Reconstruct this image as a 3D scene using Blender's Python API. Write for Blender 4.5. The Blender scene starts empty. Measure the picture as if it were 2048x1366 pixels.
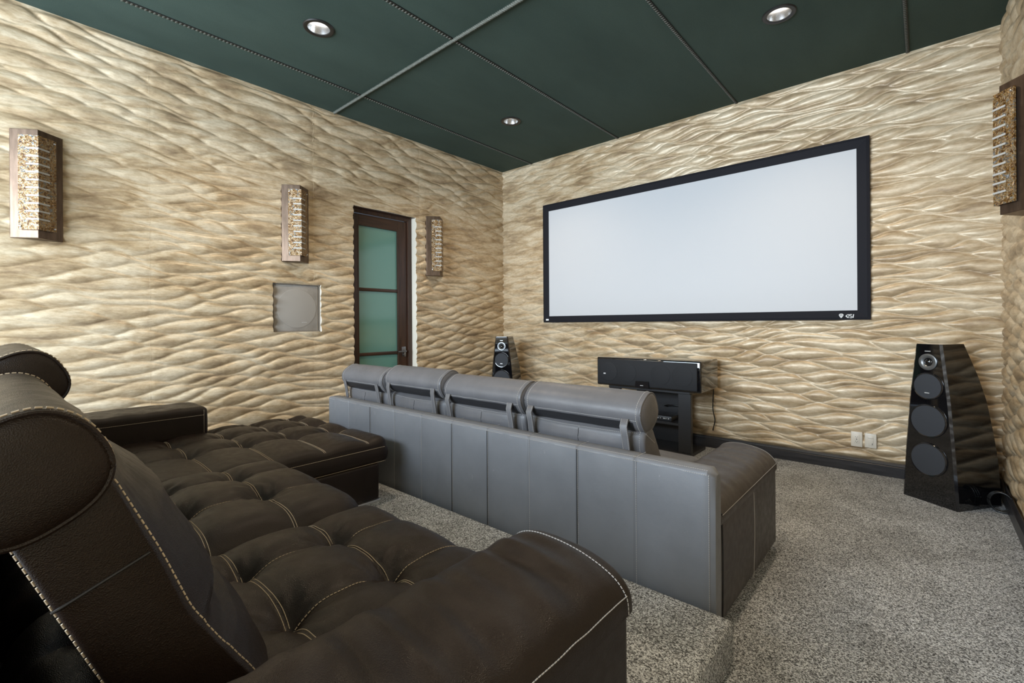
import bpy, bmesh, math, random
import numpy as np
from mathutils import Vector, Matrix, noise as mnoise
random.seed(4)
PI = math.pi
scn = bpy.context.scene
COL = scn.collection

# ------------------------------------------------------------------ camera, world, light, exposure
F_PX, YAW, ROLL, CY = 934.6, math.radians(41.338), math.radians(.384), 647.4
cam = bpy.data.cameras.new('camera')
cam.sensor_width = 36.0
cam.lens = F_PX / 2048 * 36.0
cam.shift_y = -(683 - CY) / 2048
cam.clip_start = .02
camo = bpy.data.objects.new('camera', cam)
COL.objects.link(camo)
fw = Vector((-math.sin(YAW), math.cos(YAW), 0))
rt = Vector((math.cos(YAW), math.sin(YAW), 0))
up = Vector((0, 0, 1))
rt2 = rt * math.cos(ROLL) - up * math.sin(ROLL)
up2 = rt * math.sin(ROLL) + up * math.cos(ROLL)
m = Matrix.Identity(4)
for i in range(3):
    m[i][0], m[i][1], m[i][2] = rt2[i], up2[i], -fw[i]
m.translation = (0, 0, 1.2)
camo.matrix_world = m
scn.camera = camo

XL, XR, YF, YB, ZC = -4.245, .425, 4.653, -2.6, 3.238
RISER = .149

scn.view_settings.view_transform = 'Standard'
scn.view_settings.look = 'None'
scn.view_settings.gamma = 1.0
scn.view_settings.use_curve_mapping = False
scn.view_settings.exposure = 0.0

world = bpy.data.worlds.new('world')
scn.world = world
world.use_nodes = True
world.node_tree.nodes['Background'].inputs[0].default_value = (.62, .78, 1, 1)
world.node_tree.nodes['Background'].inputs[1].default_value = 1.5

def area(name, loc, rot, sx, sy, power, col, spread=PI):
    l = bpy.data.lights.new(name, 'AREA')
    l.shape = 'RECTANGLE'; l.size = sx; l.size_y = sy; l.energy = power; l.color = col; l.spread = spread
    o = bpy.data.objects.new(name, l); o.location = loc; o.rotation_euler = rot
    COL.objects.link(o)
    return o
# daylight entering through the big window in the back wall
WIN = (-4.0, -.6, .86, 2.88)
area('window_daylight', ((WIN[0]+WIN[1])/2, YB-.02, (WIN[2]+WIN[3])/2), (PI/2, 0, 0), WIN[1]-WIN[0], WIN[3]-WIN[2], 510, (.75, .875, 1.0))

# ------------------------------------------------------------------ material helpers
def mat(name, col=(.5, .5, .5), rough=.5, metal=0.0, spec=.5, coat=0.0, emit=None, es=0):
    mt = bpy.data.materials.new(name); mt.use_nodes = True
    b = mt.node_tree.nodes['Principled BSDF']
    b.inputs['Base Color'].default_value = (*col, 1)
    b.inputs['Roughness'].default_value = rough
    b.inputs['Metallic'].default_value = metal
    b.inputs['Specular IOR Level'].default_value = spec
    b.inputs['Coat Weight'].default_value = coat
    b.inputs['Coat Roughness'].default_value = .04
    if emit:
        b.inputs['Emission Color'].default_value = (*emit, 1); b.inputs['Emission Strength'].default_value = es
    return mt
class NT:
    def __init__(s, mt):
        s.t = mt.node_tree; s.b = s.t.nodes['Principled BSDF']
        s.co = s.t.nodes.new('ShaderNodeTexCoord').outputs['Object']
    def n(s, typ, **kw):
        nd = s.t.nodes.new('ShaderNode' + typ)
        for k, v in kw.items():
            if k in nd.inputs: nd.inputs[k].default_value = v
            else: setattr(nd, k, v)
        return nd
    def l(s, a, b): s.t.links.new(a, b)
    def map(s, scale=(1, 1, 1), src=None):
        mp = s.n('Mapping'); mp.inputs['Scale'].default_value = scale
        s.l(src or s.co, mp.inputs['Vector']); return mp.outputs[0]
    def noise(s, scale, detail=3, rough=.55, vec=None, dist=0):
        nd = s.n('TexNoise'); nd.inputs['Scale'].default_value = scale; nd.inputs['Detail'].default_value = detail
        nd.inputs['Roughness'].default_value = rough; nd.inputs['Distortion'].default_value = dist
        s.l(vec or s.co, nd.inputs['Vector']); return nd.outputs['Fac']
    def voro(s, scale, vec=None, out='Distance', feature='F1'):
        nd = s.n('TexVoronoi'); nd.feature = feature; nd.inputs['Scale'].default_value = scale
        s.l(vec or s.co, nd.inputs['Vector']); return nd.outputs[out]
    def ramp(s, fac, stops, interp='LINEAR'):
        r = s.n('ValToRGB'); r.color_ramp.interpolation = interp
        els = r.color_ramp.elements
        while len(els) < len(stops): els.new(.5)
        for e, (p, c) in zip(els, stops):
            e.position = p; e.color = (*c, 1) if len(c) == 3 else c
        s.l(fac, r.inputs[0]); return r.outputs[0]
    def mix(s, fac, a, b, mode='MIX'):
        x = s.n('Mix'); x.data_type = 'RGBA'; x.blend_type = mode
        for sock, v in ((x.inputs[0], fac), (x.inputs[6], a), (x.inputs[7], b)):
            if hasattr(v, 'is_linked') or hasattr(v, 'links'): s.l(v, sock)
            elif isinstance(v, (int, float)): sock.default_value = v
            else: sock.default_value = (*v, 1)
        return x.outputs[2]
    def math(s, op, a, b=0.0):
        x = s.n('Math'); x.operation = op
        for i, v in ((0, a), (1, b)):
            if isinstance(v, (int, float)): x.inputs[i].default_value = v
            else: s.l(v, x.inputs[i])
        return x.outputs[0]
    def bump(s, h, strength=.3, dist=.002, prev=None):
        b = s.n('Bump'); b.inputs['Strength'].default_value = strength; b.inputs['Distance'].default_value = dist
        s.l(h, b.inputs['Height'])
        if prev: s.l(prev, b.inputs['Normal'])
        return b.outputs[0]
    def col(s, c): s.l(c, s.b.inputs['Base Color'])
    def rough(s, c): s.l(c, s.b.inputs['Roughness'])
    def normal(s, c): s.l(c, s.b.inputs['Normal'])

def leather(name, c1, c2, rough=.42, grain=420, gs=.25, wr=.3, scuff=False, spec=.4):
    mt = mat(name, c1, rough, spec=spec); t = NT(mt)
    c = t.ramp(t.noise(6, 4), [(.3, c1), (.75, c2)])
    if scuff:
        sc = t.math('MULTIPLY', t.math('GREATER_THAN', t.noise(26, 4, .7, t.map((1, 1, .35))), .71), .5)
        c = t.mix(sc, c, (.30, .30, .31))
    t.col(c)
    g = t.voro(grain)
    b1 = t.bump(g, gs, .0012)
    b2 = t.bump(t.noise(55, 3, .6, t.map((1, .5, 1))), wr, .003, b1)
    t.normal(b2)
    t.rough(t.ramp(t.noise(30, 3), [(.3, (rough-.06,)*3), (.7, (rough+.08,)*3)]))
    return mt

M = {}
M['leather'] = leather('dark_brown_leather', (.0115, .0068, .0048), (.019, .0118, .0085), .34, 560, .45, .18, spec=.26)
M['leather_back'] = leather('daylit_grey_leather', (.168, .174, .190), (.196, .203, .220), .46, 520, .12, .12, True)  # the blue cast of daylight is mixed into this leather colour
M['leather_arm'] = leather('brown_arm_leather', (.050, .042, .039), (.068, .058, .054), .42, 520, .15, .25)
M['leather_front'] = leather('front_sofa_leather', (.118, .116, .122), (.150, .147, .155), .42, 520, .12, .2)  # carries a slight daylight blue in its colour too
M['thread'] = mat('tan_thread', (.52, .42, .30), .7)
M['thread_pale'] = mat('pale_thread', (.46, .44, .42), .7)
M['black_gap'] = mat('seam_gap_black', (.012, .011, .011), .6)  # black for seams and the cable hole, and for painted gap shade
M['roll_shade'] = mat('slate_roll_shade', (.022, .022, .025), .55)  # near-black for the shade painted under the headrest rolls
M['chrome'] = mat('chrome', (.85, .85, .87), .34, 1)

def wall_material(name, axis):
    mt = mat(name, (.6, .48, .31), .40, metal=.12, spec=.5); t = NT(mt)
    sc = {'x': (1.6, 5, 6), 'y': (5, 1.6, 6)}[axis]
    v = t.map(sc)
    base = t.ramp(t.noise(1.6, 6, .62, v), [(.34, (.27, .18, .10)), (.46, (.53, .392, .235)), (.58, (.74, .62, .445))])
    big = t.ramp(t.noise(.9, 3), [(.35, (.48, .355, .205)), (.65, (.67, .55, .385))])
    c = t.mix(.3, base, big)
    fine = t.ramp(t.noise(14, 5, .7, v), [(.35, (.62, .56, .48)), (.6, (1, 1, 1))])
    c = t.mix(.6, c, fine, 'MULTIPLY')
    t.col(c)
    t.normal(t.bump(t.noise(40, 4, .6, v), .12, .003))
    t.rough(t.ramp(t.noise(5, 3, .6, v), [(.3, (.32,)*3), (.7, (.46,)*3)]))
    return mt
M['wall_x'] = wall_material('carved_wall_gold', 'x')
M['wall_y'] = wall_material('carved_wall_gold_side', 'y')
M['seam_pale'] = mat('panel_joint', (.66, .54, .37), .6)
M['plaster'] = mat('cream_reveal', (.72, .66, .55), .6)

def carpet_material():
    mt = mat('speckled_carpet', (.3, .3, .3), .95, spec=.1); t = NT(mt)
    cell = t.n('SeparateColor'); t.l(t.voro(250, None, 'Color'), cell.inputs[0])
    g = t.math('ADD', t.math('MULTIPLY', cell.outputs[0], .62), t.math('MULTIPLY', t.noise(150, 3, .7), .38))
    c = t.ramp(g, [(.16, (.045, .046, .047)), (.36, (.22, .225, .228)), (.55, (.50, .515, .53)), (.78, (.92, .945, .97))])
    bl = t.ramp(t.noise(2.6, 4, .6), [(.38, (.66, .655, .64)), (.62, (1, 1, 1))])
    t.col(t.mix(.75, c, bl, 'MULTIPLY'))
    t.normal(t.bump(t.voro(250), .7, .005))
    return mt
M['carpet'] = carpet_material()

def ceiling_material():
    mt = mat('green_fabric', (.03, .07, .06), .85, spec=.25); t = NT(mt)
    c = t.ramp(t.noise(3, 4, .6, t.map((1, .35, 1))), [(.3, (.040, .064, .054)), (.7, (.052, .080, .067))])
    sp = t.ramp(t.noise(260, 2), [(.35, (.75,)*3), (.65, (1.15,)*3)])
    t.col(t.mix(.6, c, sp, 'MULTIPLY'))
    b = t.bump(t.noise(500, 2), .25, .001)
    t.normal(t.bump(t.noise(2.4, 2, .5, t.map((1, .5, 1))), .35, .05, b))
    return mt
M['ceiling'] = ceiling_material()
M['gimp'] = mat('dark_gimp_trim', (.012, .012, .011), .6)
M['gimp_pale'] = mat('pale_gimp_beads', (.075, .075, .06), .6)
M['rope'] = mat('grey_rope_trim', (.115, .12, .10), .7)
M['baseboard'] = mat('dark_baseboard', (.022, .021, .024), .38)
t = NT(M['baseboard']); t.col(t.ramp(t.noise(9, 5, .7, t.map((.4, .4, 4))), [(.3, (.012, .012, .014)), (.7, (.045, .042, .045))]))

def wood(name, c1, c2, rough=.3, axis=2):
    mt = mat(name, c1, rough); t = NT(mt)
    s = [14, 14, 14]; s[axis] = 1.2
    t.col(t.ramp(t.noise(2, 5, .6, t.map(s), .8), [(.3, c1), (.7, c2)])); return mt
M['door_wood'] = wood('dark_walnut', (.022, .010, .006), (.060, .026, .013), .3)
M['door_rail'] = wood('dark_walnut_rail', (.022, .010, .006), (.060, .026, .013), .3, 1)
M['frosted'] = mat('frosted_green_glass', (.13, .27, .225), .10, spec=.8)
t = NT(M['frosted'])
M['bronze_dark'] = mat('door_handle_metal', (.22, .22, .23), .25, 1)

def bronze():
    mt = mat('brushed_bronze', (.2, .13, .09), .36, .8); t = NT(mt)
    c = t.ramp(t.noise(7, 4, .6, t.map((6, 6, 1))), [(.3, (.085, .056, .038)), (.7, (.15, .102, .072))])
    t.col(c); t.normal(t.bump(t.noise(90, 2, .5, t.map((30, 30, 1))), .08, .001)); return mt
M['bronze'] = bronze()
def art_glass():
    mt = mat('mottled_gold_glass', (.5, .3, .1), .14, .35, spec=.8); t = NT(mt)
    n = t.noise(34, 4, .65, None, 1.8)
    c = t.ramp(n, [(.30, (.012, .005, .002)), (.40, (.09, .034, .006)), (.49, (.24, .125, .025)), (.55, (.40, .30, .18)), (.59, (.05, .03, .012)), (.66, (.18, .20, .22)), (.75, (.42, .34, .22))])
    t.col(c); t.normal(t.bump(t.noise(45, 3, .6, None, 1.5), .8, .012))
    return mt
M['art_glass'] = art_glass()
M['slot_white'] = mat('white_glass_slot', (.42, .41, .385), .6, spec=.3)
M['gloss_black'] = mat('piano_black', (.004, .004, .005), .035, spec=.6, coat=.6)
M['gloss_edge'] = mat('polished_black_edge', (.006, .006, .008), .12, spec=.7, coat=.6)
M['driver'] = mat('speaker_cloth', (.040, .043, .050), .75, spec=.3)
t = NT(M['driver']); t.normal(t.bump(t.voro(600), .2, .001))
M['grille'] = mat('charcoal_grille_cloth', (.018, .019, .022), .7, spec=.3)
t = NT(M['grille']); t.normal(t.bump(t.voro(600), .2, .001))
M['satin_black'] = mat('satin_black', (.016, .016, .018), .4)
M['tweeter'] = mat('tweeter_metal', (.22, .23, .24), .35, .8)
M['silver'] = mat('silver_mark', (.75, .76, .78), .35, .6)
M['screen_white'] = mat('projection_screen', (.57, .58, .60), .55, spec=.35)
M['velvet'] = mat('black_velvet', (.010, .010, .014), .7, spec=.2)
M['white_mark'] = mat('white_mark', (.85, .85, .85), .5)
M['plate'] = mat('almond_plate', (.74, .68, .58), .35)
M['plate_dark'] = mat('outlet_slot', (.05, .045, .04), .5)
M['grey_grille'] = mat('taupe_grille', (.30, .27, .235), .6)
t = NT(M['grey_grille']); t.col(t.ramp(t.noise(8, 4), [(.3, (.25, .225, .195)), (.7, (.35, .32, .285))])); t.normal(t.bump(t.voro(420), .15, .001))
M['grey_disc'] = mat('taupe_disc', (.33, .30, .265), .55)
M['taupe_trim'] = mat('taupe_trim', (.22, .185, .145), .5)
M['black_trim'] = mat('black_trim_ring', (.012, .012, .012), .35)
M['nickel'] = mat('nickel_baffle', (.62, .62, .62), .25, .9)
M['lens'] = mat('lamp_lens', (.9, .9, .88), .4, emit=(1, .95, .88), es=2.2)
M['white_paint'] = mat('back_wall_paint', (.62, .55, .44), .7)
M['rubber'] = mat('black_cable', (.010, .010, .010), .25)

# ------------------------------------------------------------------ mesh helpers
class MB:
    """collects shapes and links them as ONE mesh object"""
    def __init__(s): s.v = []; s.f = []
    def add(s, vs, fs):
        o = len(s.v); s.v += [tuple(v) for v in vs]; s.f += [tuple(i + o for i in f) for f in fs]
    def box(s, x0, x1, y0, y1, z0, z1, r=0, seg=2):
        if r <= 0:
            vs = [(x, y, z) for x in (x0, x1) for y in (y0, y1) for z in (z0, z1)]
            s.add(vs, [(0, 1, 3, 2), (4, 6, 7, 5), (0, 4, 5, 1), (2, 3, 7, 6), (0, 2, 6, 4), (1, 5, 7, 3)])
        else:
            bm = bmesh.new(); bmesh.ops.create_cube(bm, size=1)
            for v in bm.verts:
                v.co = (x0 + (v.co.x + .5) * (x1 - x0), y0 + (v.co.y + .5) * (y1 - y0), z0 + (v.co.z + .5) * (z1 - z0))
            bmesh.ops.bevel(bm, geom=bm.edges[:], offset=r, segments=seg, profile=.5, affect='EDGES')
            s.bm(bm)
        return s
    def bm(s, bm):
        bm.verts.index_update()
        s.add([v.co[:] for v in bm.verts], [[v.index for v in f.verts] for f in bm.faces]); bm.free()
    def rings(s, rings, cap0=True, cap1=True, closed=True):
        n = len(rings[0]); o = len(s.v)
        for r in rings: s.v += [tuple(p) for p in r]
        for i in range(len(rings) - 1):
            for j in range(n if closed else n - 1):
                a, b = o + i*n + j, o + i*n + (j + 1) % n
                s.f.append((a, b, b + n, a + n))
        if cap0: s.f.append(tuple(o + j for j in range(n))[::-1])
        if cap1: s.f.append(tuple(o + (len(rings)-1)*n + j for j in range(n)))
        return s
    def tube(s, pts, r, n=8, closed=False):
        P = [Vector(p) for p in pts]; rings = []
        for i, p in enumerate(P):
            if closed: d = P[(i+1) % len(P)] - P[i-1]
            else: d = P[min(i+1, len(P)-1)] - P[max(i-1, 0)]
            if d.length < 1e-9: d = Vector((0, 0, 1))
            d.normalize()
            a = d.cross(Vector((0, 0, 1)))
            if a.length < .05: a = d.cross(Vector((1, 0, 0)))
            a.normalize(); b = d.cross(a)
            rings.append([p + (a*math.cos(2*PI*k/n) + b*math.sin(2*PI*k/n))*r for k in range(n)])
        if closed: rings.append(rings[0]); return s.rings(rings, False, False)
        return s.rings(rings)
    def lathe(s, prof, n=32, M4=None, cap0=True, cap1=True):
        rings = []
        for r, h in prof:
            ring = [Vector((r*math.cos(2*PI*k/n), r*math.sin(2*PI*k/n), h)) for k in range(n)]
            if M4 is not None: ring = [M4 @ p for p in ring]
            rings.append(ring)
        return s.rings(rings, cap0, cap1)
    def stitches(s, pts, pitch=.010, ln=.0065, r=.0013, lift=None):
        P = [Vector(p) for p in pts]; acc = 0; nxt = pitch/2
        for a, b in zip(P[:-1], P[1:]):
            L = (b - a).length
            if L < 1e-7: continue
            d = (b - a)/L
            while nxt <= acc + L:
                c = a + d*(nxt - acc)
                u = d.cross(Vector((0, 0, 1)))
                if u.length < .05: u = d.cross(Vector((1, 0, 0)))
                u.normalize(); w = d.cross(u)
                e0, e1 = c - d*ln/2, c + d*ln/2
                s.rings([[e + (u*x + w*y)*r for x, y in ((1, 0), (.5, .87), (-.5, .87), (-1, 0), (-.5, -.87), (.5, -.87))] for e in (e0, e1)])
                nxt += pitch
            acc += L
        return s
    def build(s, name, m, parent=None, smooth=None, bev=0):
        me = bpy.data.meshes.new(name); me.from_pydata(s.v, [], s.f); me.update()
        bm = bmesh.new(); bm.from_mesh(me); bmesh.ops.recalc_face_normals(bm, faces=bm.faces); bm.to_mesh(me); bm.free()
        me.materials.append(m)
        o = bpy.data.objects.new(name, me); COL.objects.link(o)
        if smooth is not None:
            me.polygons.foreach_set('use_smooth', [True]*len(me.polygons))
            if smooth < 3: me.set_sharp_from_angle(angle=smooth)
        if bev:
            b = o.modifiers.new('edge', 'BEVEL'); b.width = bev; b.segments = 2; b.limit_method = 'ANGLE'
        if parent: attach(o, parent)
        return o

def root_of(o):
    while o.parent: o = o.parent
    return o
def attach(o, parent):
    o.parent = parent
    o.matrix_parent_inverse = world_of(parent).inverted()
def world_of(o):
    m_ = o.matrix_basis.copy()
    if o.parent: m_ = world_of(o.parent) @ o.matrix_parent_inverse @ m_
    return m_
def tag(o, label=None, cat=None, group=None, kind=None):
    if label: o['label'] = label
    if cat: o['category'] = cat
    if group: o['group'] = group
    if kind: o['kind'] = kind
    return o
def thing(name, label, cat, loc=(0, 0, 0), rz=0, group=None):
    o = bpy.data.objects.new(name, None); o.location = loc; o.rotation_euler = (0, 0, rz)
    o.empty_display_size = .1
    COL.objects.link(o)
    return tag(o, label, cat, group)
def copy_thing(root, loc, rz, label):
    r = root.copy(); COL.objects.link(r); r.location = loc; r.rotation_euler = (0, 0, rz); r['label'] = label
    def rec(src, dst):
        for ch in [c for c in bpy.data.objects if c.parent == src]:
            c = ch.copy(); COL.objects.link(c); c.parent = dst; rec(ch, c)
    rec(root, r)
    return r
def grid_obj(name, V, m, keep=None, parent=None, flip=False):
    """V: (nu, nv, 3) array -> one smooth mesh"""
    nu, nv = V.shape[:2]
    idx = np.arange(nu*nv).reshape(nu, nv)
    q = np.stack([idx[:-1, :-1], idx[1:, :-1], idx[1:, 1:], idx[:-1, 1:]], -1)
    if flip: q = q[..., ::-1]
    q = q.reshape(-1, 4) if keep is None else q[keep]
    me = bpy.data.meshes.new(name)
    me.vertices.add(nu*nv); me.vertices.foreach_set('co', V.reshape(-1).astype(np.float32))
    me.loops.add(len(q)*4); me.loops.foreach_set('vertex_index', q.reshape(-1).astype(np.int32))
    me.polygons.add(len(q)); me.polygons.foreach_set('loop_start', np.arange(0, len(q)*4, 4, dtype=np.int32))
    me.polygons.foreach_set('use_smooth', np.ones(len(q), dtype=bool))
    me.update(calc_edges=True); me.validate()
    me.materials.append(m)
    o = bpy.data.objects.new(name, me); COL.objects.link(o)
    if parent: attach(o, parent)
    return o

# ------------------------------------------------------------------ carved wave walls
def vnoise(rng, X, K):
    """smooth 2-D value noise with its own lattice; X, K arrays (broadcast)"""
    tab = rng.uniform(-1, 1, (257, 257))
    xi = np.floor(X).astype(int); ki = np.floor(K).astype(int)
    fx = X - xi; fk = K - ki
    fx = fx*fx*fx*(fx*(fx*6-15)+10); fk = fk*fk*(3-2*fk)
    g = lambda a, b: tab[a % 257, b % 257]
    return (g(xi, ki)*(1-fx)+g(xi+1, ki)*fx)*(1-fk)+(g(xi, ki+1)*(1-fx)+g(xi+1, ki+1)*fx)*fk
LAM, AMP = .050, .0205
def wave_height(U, Z, seed):
    rng = np.random.default_rng(seed)
    ks = np.arange(-4, int(ZC/LAM) + 6)
    Ug, Kg = np.meshgrid(U, ks, indexing='ij')
    ph = 1.1*vnoise(rng, Ug/.45 + 3, Kg*.4)
    off = .50*np.sin(2*PI*Ug/.52 + Kg*2.3 + 2.0*ph) + .50*vnoise(rng, Ug/.42 + Kg*.31, Kg*.7) + .8*vnoise(rng, Ug/.75 + 9, Kg*.16)
    C = (Kg + off)*LAM
    for k in range(1, C.shape[1]):
        C[:, k] = np.maximum(C[:, k], C[:, k-1] + .10*LAM)
    H = np.zeros((len(U), len(Z)))
    for i in range(len(U)):
        j = np.clip(np.searchsorted(C[i], Z) - 1, 0, len(ks) - 2)
        a, b = C[i, j], C[i, j+1]; w = b - a
        t_ = np.clip((Z - a)/w, 0, 1)
        tt = np.abs(2*t_**1.15 - 1); p = (1 - tt**2.0)**.62
        H[i] = p*np.clip(w/LAM, .15, 1.5)**.8
    # light smoothing so that creases stay crisp but not jagged
    H[1:-1] = .15*H[:-2] + .7*H[1:-1] + .15*H[2:]
    return H*AMP/1.2*(np.clip((Z-.10)/.03, 0, 1)*np.clip((ZC-Z)/.035, .15, 1))[None]
def lines(a, b, step, snaps=()):
    pts = [a] + sorted(snaps) + [b]; out = []
    for p, q in zip(pts[:-1], pts[1:]):
        n = max(1, int(round((q - p)/step))); out += list(np.linspace(p, q, n, endpoint=False))
    return np.array(out + [b])

DOOR = (2.441, 3.203, 0.0, 2.386)
SPK = (1.673, 2.105, 1.139, 1.572)
def wall(name, axis, a, b, seed, holes=(), seams=(), m=None, step=.0145, zs=.0052):
    U = lines(a, b, step, [h[0] for h in holes] + [h[1] for h in holes])
    Z = lines(0, ZC, zs, sorted(set([h[2] for h in holes if h[2] > 0] + [h[3] for h in holes])))
    H = wave_height(U, Z, seed)
    for s_ in seams:
        d = np.abs(U - s_)
        H[d < step*.6] *= .9
    keep = np.ones((len(U)-1, len(Z)-1), bool)
    uc, zc = (U[:-1]+U[1:])/2, (Z[:-1]+Z[1:])/2
    for h in holes:
        keep &= ~((uc[:, None] > h[0]) & (uc[:, None] < h[1]) & (zc[None] > h[2]) & (zc[None] < h[3]))
    Ug, Zg = np.meshgrid(U, Z, indexing='ij')
    if axis == 'front': V = np.stack([Ug, YF - H, Zg], -1); fl = False
    elif axis == 'left': V = np.stack([XL + H, Ug, Zg], -1); fl = False
    else: V = np.stack([XR - H, Ug, Zg], -1); fl = True
    o = tag(grid_obj(name, V, m, keep, flip=fl), kind='structure')
    for h in holes:      # the panel's cut edge turned back into the opening
        js = [j for j in range(len(Z)) if h[2]-1e-6 <= Z[j] <= h[3]+1e-6]; is_ = [i for i in range(len(U)) if h[0]-1e-6 <= U[i] <= h[1]+1e-6]
        mb = MB()
        for i in (is_[0], is_[-1]): mb.rings([[V[i, j], (XL-.06, V[i, j][1], V[i, j][2])] for j in js], False, False, closed=False)
        for j in [js[-1]] + ([js[0]] if h[2] > 0 else []): mb.rings([[V[i, j], (XL-.06, V[i, j][1], V[i, j][2])] for i in is_], False, False, closed=False)
        mb.build('cut_edge', M['plaster'], o, .6)
    return o, U, Z, H
wl, UL, ZL, HL = wall('wall_left', 'left', YB, YF, 11, (SPK, DOOR), (.82, 2.04, 3.255), M['wall_y'])
wf, *_ = wall('wall_front', 'front', XL, XR, 23, (), (), M['wall_x'])
wr, *_ = wall('wall_right', 'right', YB, YF, 37, (), (), M['wall_y'], .018, .0065)
# pale panel joints on the left wall
for n_, (yy, z0, z1) in enumerate(((.815, 0, ZC), (2.04, 1.572, ZC), (2.04, 0, 1.139), (3.255, 0, ZC))):
    i = int(np.argmin(np.abs(UL - yy))); mb = MB()
    sel = [j for j in range(len(ZL)) if z0 <= ZL[j] <= z1]
    mb.rings([[(XL + HL[i, j] - .004, yy - .0007, ZL[j]), (XL + HL[i, j] + .0008, yy - .0007, ZL[j]), (XL + HL[i, j] + .0008, yy + .0007, ZL[j]), (XL + HL[i, j] - .004, yy + .0007, ZL[j])] for j in sel])
    mb.build('joint', M['seam_pale'], wl, .6)
# back wall with its window opening (behind the camera)
mb = MB()
x0, x1, z0, z1 = WIN
mb.box(XL, x0, YB-.12, YB, 0, ZC); mb.box(x1, XR, YB-.12, YB, 0, ZC); mb.box(x0, x1, YB-.12, YB, 0, z0); mb.box(x0, x1, YB-.12, YB, z1, ZC)
tag(mb.build('wall_back', M['white_paint']), kind='structure')
mb = MB()
for xx in (x0, (x0*2+x1)/3, (x0+2*x1)/3, x1): mb.box(xx-.03, xx+.03, YB-.11, YB-.06, z0, z1)
mb.box(x0, x1, YB-.11, YB-.06, z0, z0+.05); mb.box(x0, x1, YB-.11, YB-.06, z1-.05, z1)
tag(mb.build('window_1', M['door_wood']), kind='structure')

# ------------------------------------------------------------------ floor and riser
mb = MB(); mb.box(XL-.1, XR+.1, YB-.1, YF+.1, -.1, 0)
tag(mb.build('floor', M['carpet']), kind='structure')
RX, RY = -.505, 1.757
mb = MB(); mb.box(XL-.01, RX, YB, RY, .0, RISER, .022, 4)
tag(mb.build('floor_riser', M['carpet'], smooth=.7), kind='structure')

# ------------------------------------------------------------------ ceiling: stretched fabric with holes for the lamps
LAMPS = [(-3.103, 1.54), (-3.103, 3.53), (-.706, 3.50), (-.706, 1.54)]
bm = bmesh.new()
def loop(pts):
    vs = [bm.verts.new(p) for p in pts]
    return [bm.edges.new((vs[i], vs[(i+1) % len(vs)])) for i in range(len(vs))]
ed = loop([(XL, YB, ZC), (XR, YB, ZC), (XR, YF, ZC), (XL, YF, ZC)])
for lx, ly in LAMPS: ed += loop([(lx + .078*math.cos(2*PI*k/40), ly + .078*math.sin(2*PI*k/40), ZC) for k in range(40)])
bmesh.ops.triangle_fill(bm, edges=ed, use_beauty=True)
mb = MB(); mb.bm(bm)
mb.box(XL-.1, XR+.1, YB-.1, YF+.1, ZC+.16, ZC+.2)
tag(mb.build('ceiling', M['ceiling']), kind='structure')
SEAMS = [-3.735, -2.515, -1.292, -.078]
for n_, sx in enumerate(SEAMS):
    mb = MB(); mb.box(sx-.011, sx+.011, YB, YF, ZC-.006, ZC+.001)
    o = tag(mb.build('trim_%d' % (n_+1), M['gimp']), kind='structure')
    mb = MB(); y = .4
    while y < YF - .01:
        mb.rings([[(sx - .010, y - .005, ZC-.005), (sx - .010, y + .005, ZC-.005), (sx + .008, y + .009, ZC-.005), (sx + .008, y - .001, ZC-.005)],
                  [(sx - .008, y - .003, ZC-.013), (sx - .008, y + .003, ZC-.013), (sx + .004, y + .006, ZC-.011), (sx + .004, y, ZC-.011)]])
        y += .0235
    tag(mb.build('bead_row', M['gimp_pale'], o), kind='stuff')
for n_, sy in enumerate((2.243, -.2)):
    mb = MB()
    for ph in (0, PI):
        mb.tube([(x, sy + .0065*math.cos(x*190 + ph), ZC - .008 + .0065*math.sin(x*190 + ph)) for x in np.arange(XL + .02, XR - .02, .006)], .0075, 6)
    tag(mb.build('trim_%d' % (n_+5), M['rope'], smooth=1), kind='structure')

# baseboards
def baseboard(name, horiz, a, b, at, sgn):
    prof = [(0, 0), (.018, 0), (.018, .078), (.013, .084), (.016, .088), (.011, .098), (.005, .108), (0, .108)]
    P = lambda q, d, z: (q, at + sgn*d, z) if horiz else (at + sgn*d, q, z)
    mb = MB(); mb.rings([[P(q, d, z) for d, z in prof] for q in (a, b)])
    return tag(mb.build(name, M['baseboard']), kind='structure')
def shoe(d): return d
baseboard('baseboard_front', True, XL+.02, XR-.02, YF-.018, -1)
baseboard('baseboard_right', False, YB, YF-.04, XR-.018, -1)
baseboard('baseboard_left', False, 3.25, YF-.04, XL+.018, 1)

# ------------------------------------------------------------------ downlights
def downlight(loc, label):
    t_ = thing('recessed_downlight', label, 'ceiling light', (0, 0, 0), 0, 'recessed downlights in the green ceiling')
    T = Matrix.Identity(4)
    mb = MB(); mb.lathe([(.072, .0), (.072, -.006), (.080, -.010), (.096, -.008), (.101, -.002), (.101, .0)], 48, T, False, False)
    mb.build('trim_ring', M['black_trim'], t_, .6)
    mb = MB(); mb.lathe([(.074, -.004), (.066, .03), (.058, .055)], 48, T, False, False)
    mb.build('baffle', M['nickel'], t_, 1)
    mb = MB(); mb.lathe([(.0585, .052), (.04, .046), (.001, .044)], 48, T, False, True)
    mb.build('lens', M['lens'], t_, 1)
    t_.location = loc
    return t_
def lamp_light(loc, power=60):
    l = bpy.data.lights.new('downlight_beam', 'SPOT'); l.energy = power; l.color = (1, .80, .57)
    l.spot_size = math.radians(140); l.spot_blend = 1.0; l.shadow_soft_size = .05
    o = bpy.data.objects.new('downlight_beam', l); o.location = (loc[0], loc[1], ZC - .02); COL.objects.link(o)
lab = ['recessed downlight with black ring, nearest the left of the rope seam', 'smallest recessed downlight, in the ceiling corner near the door side of the screen', 'recessed downlight with black ring, above the right half of the screen', 'x']
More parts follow.
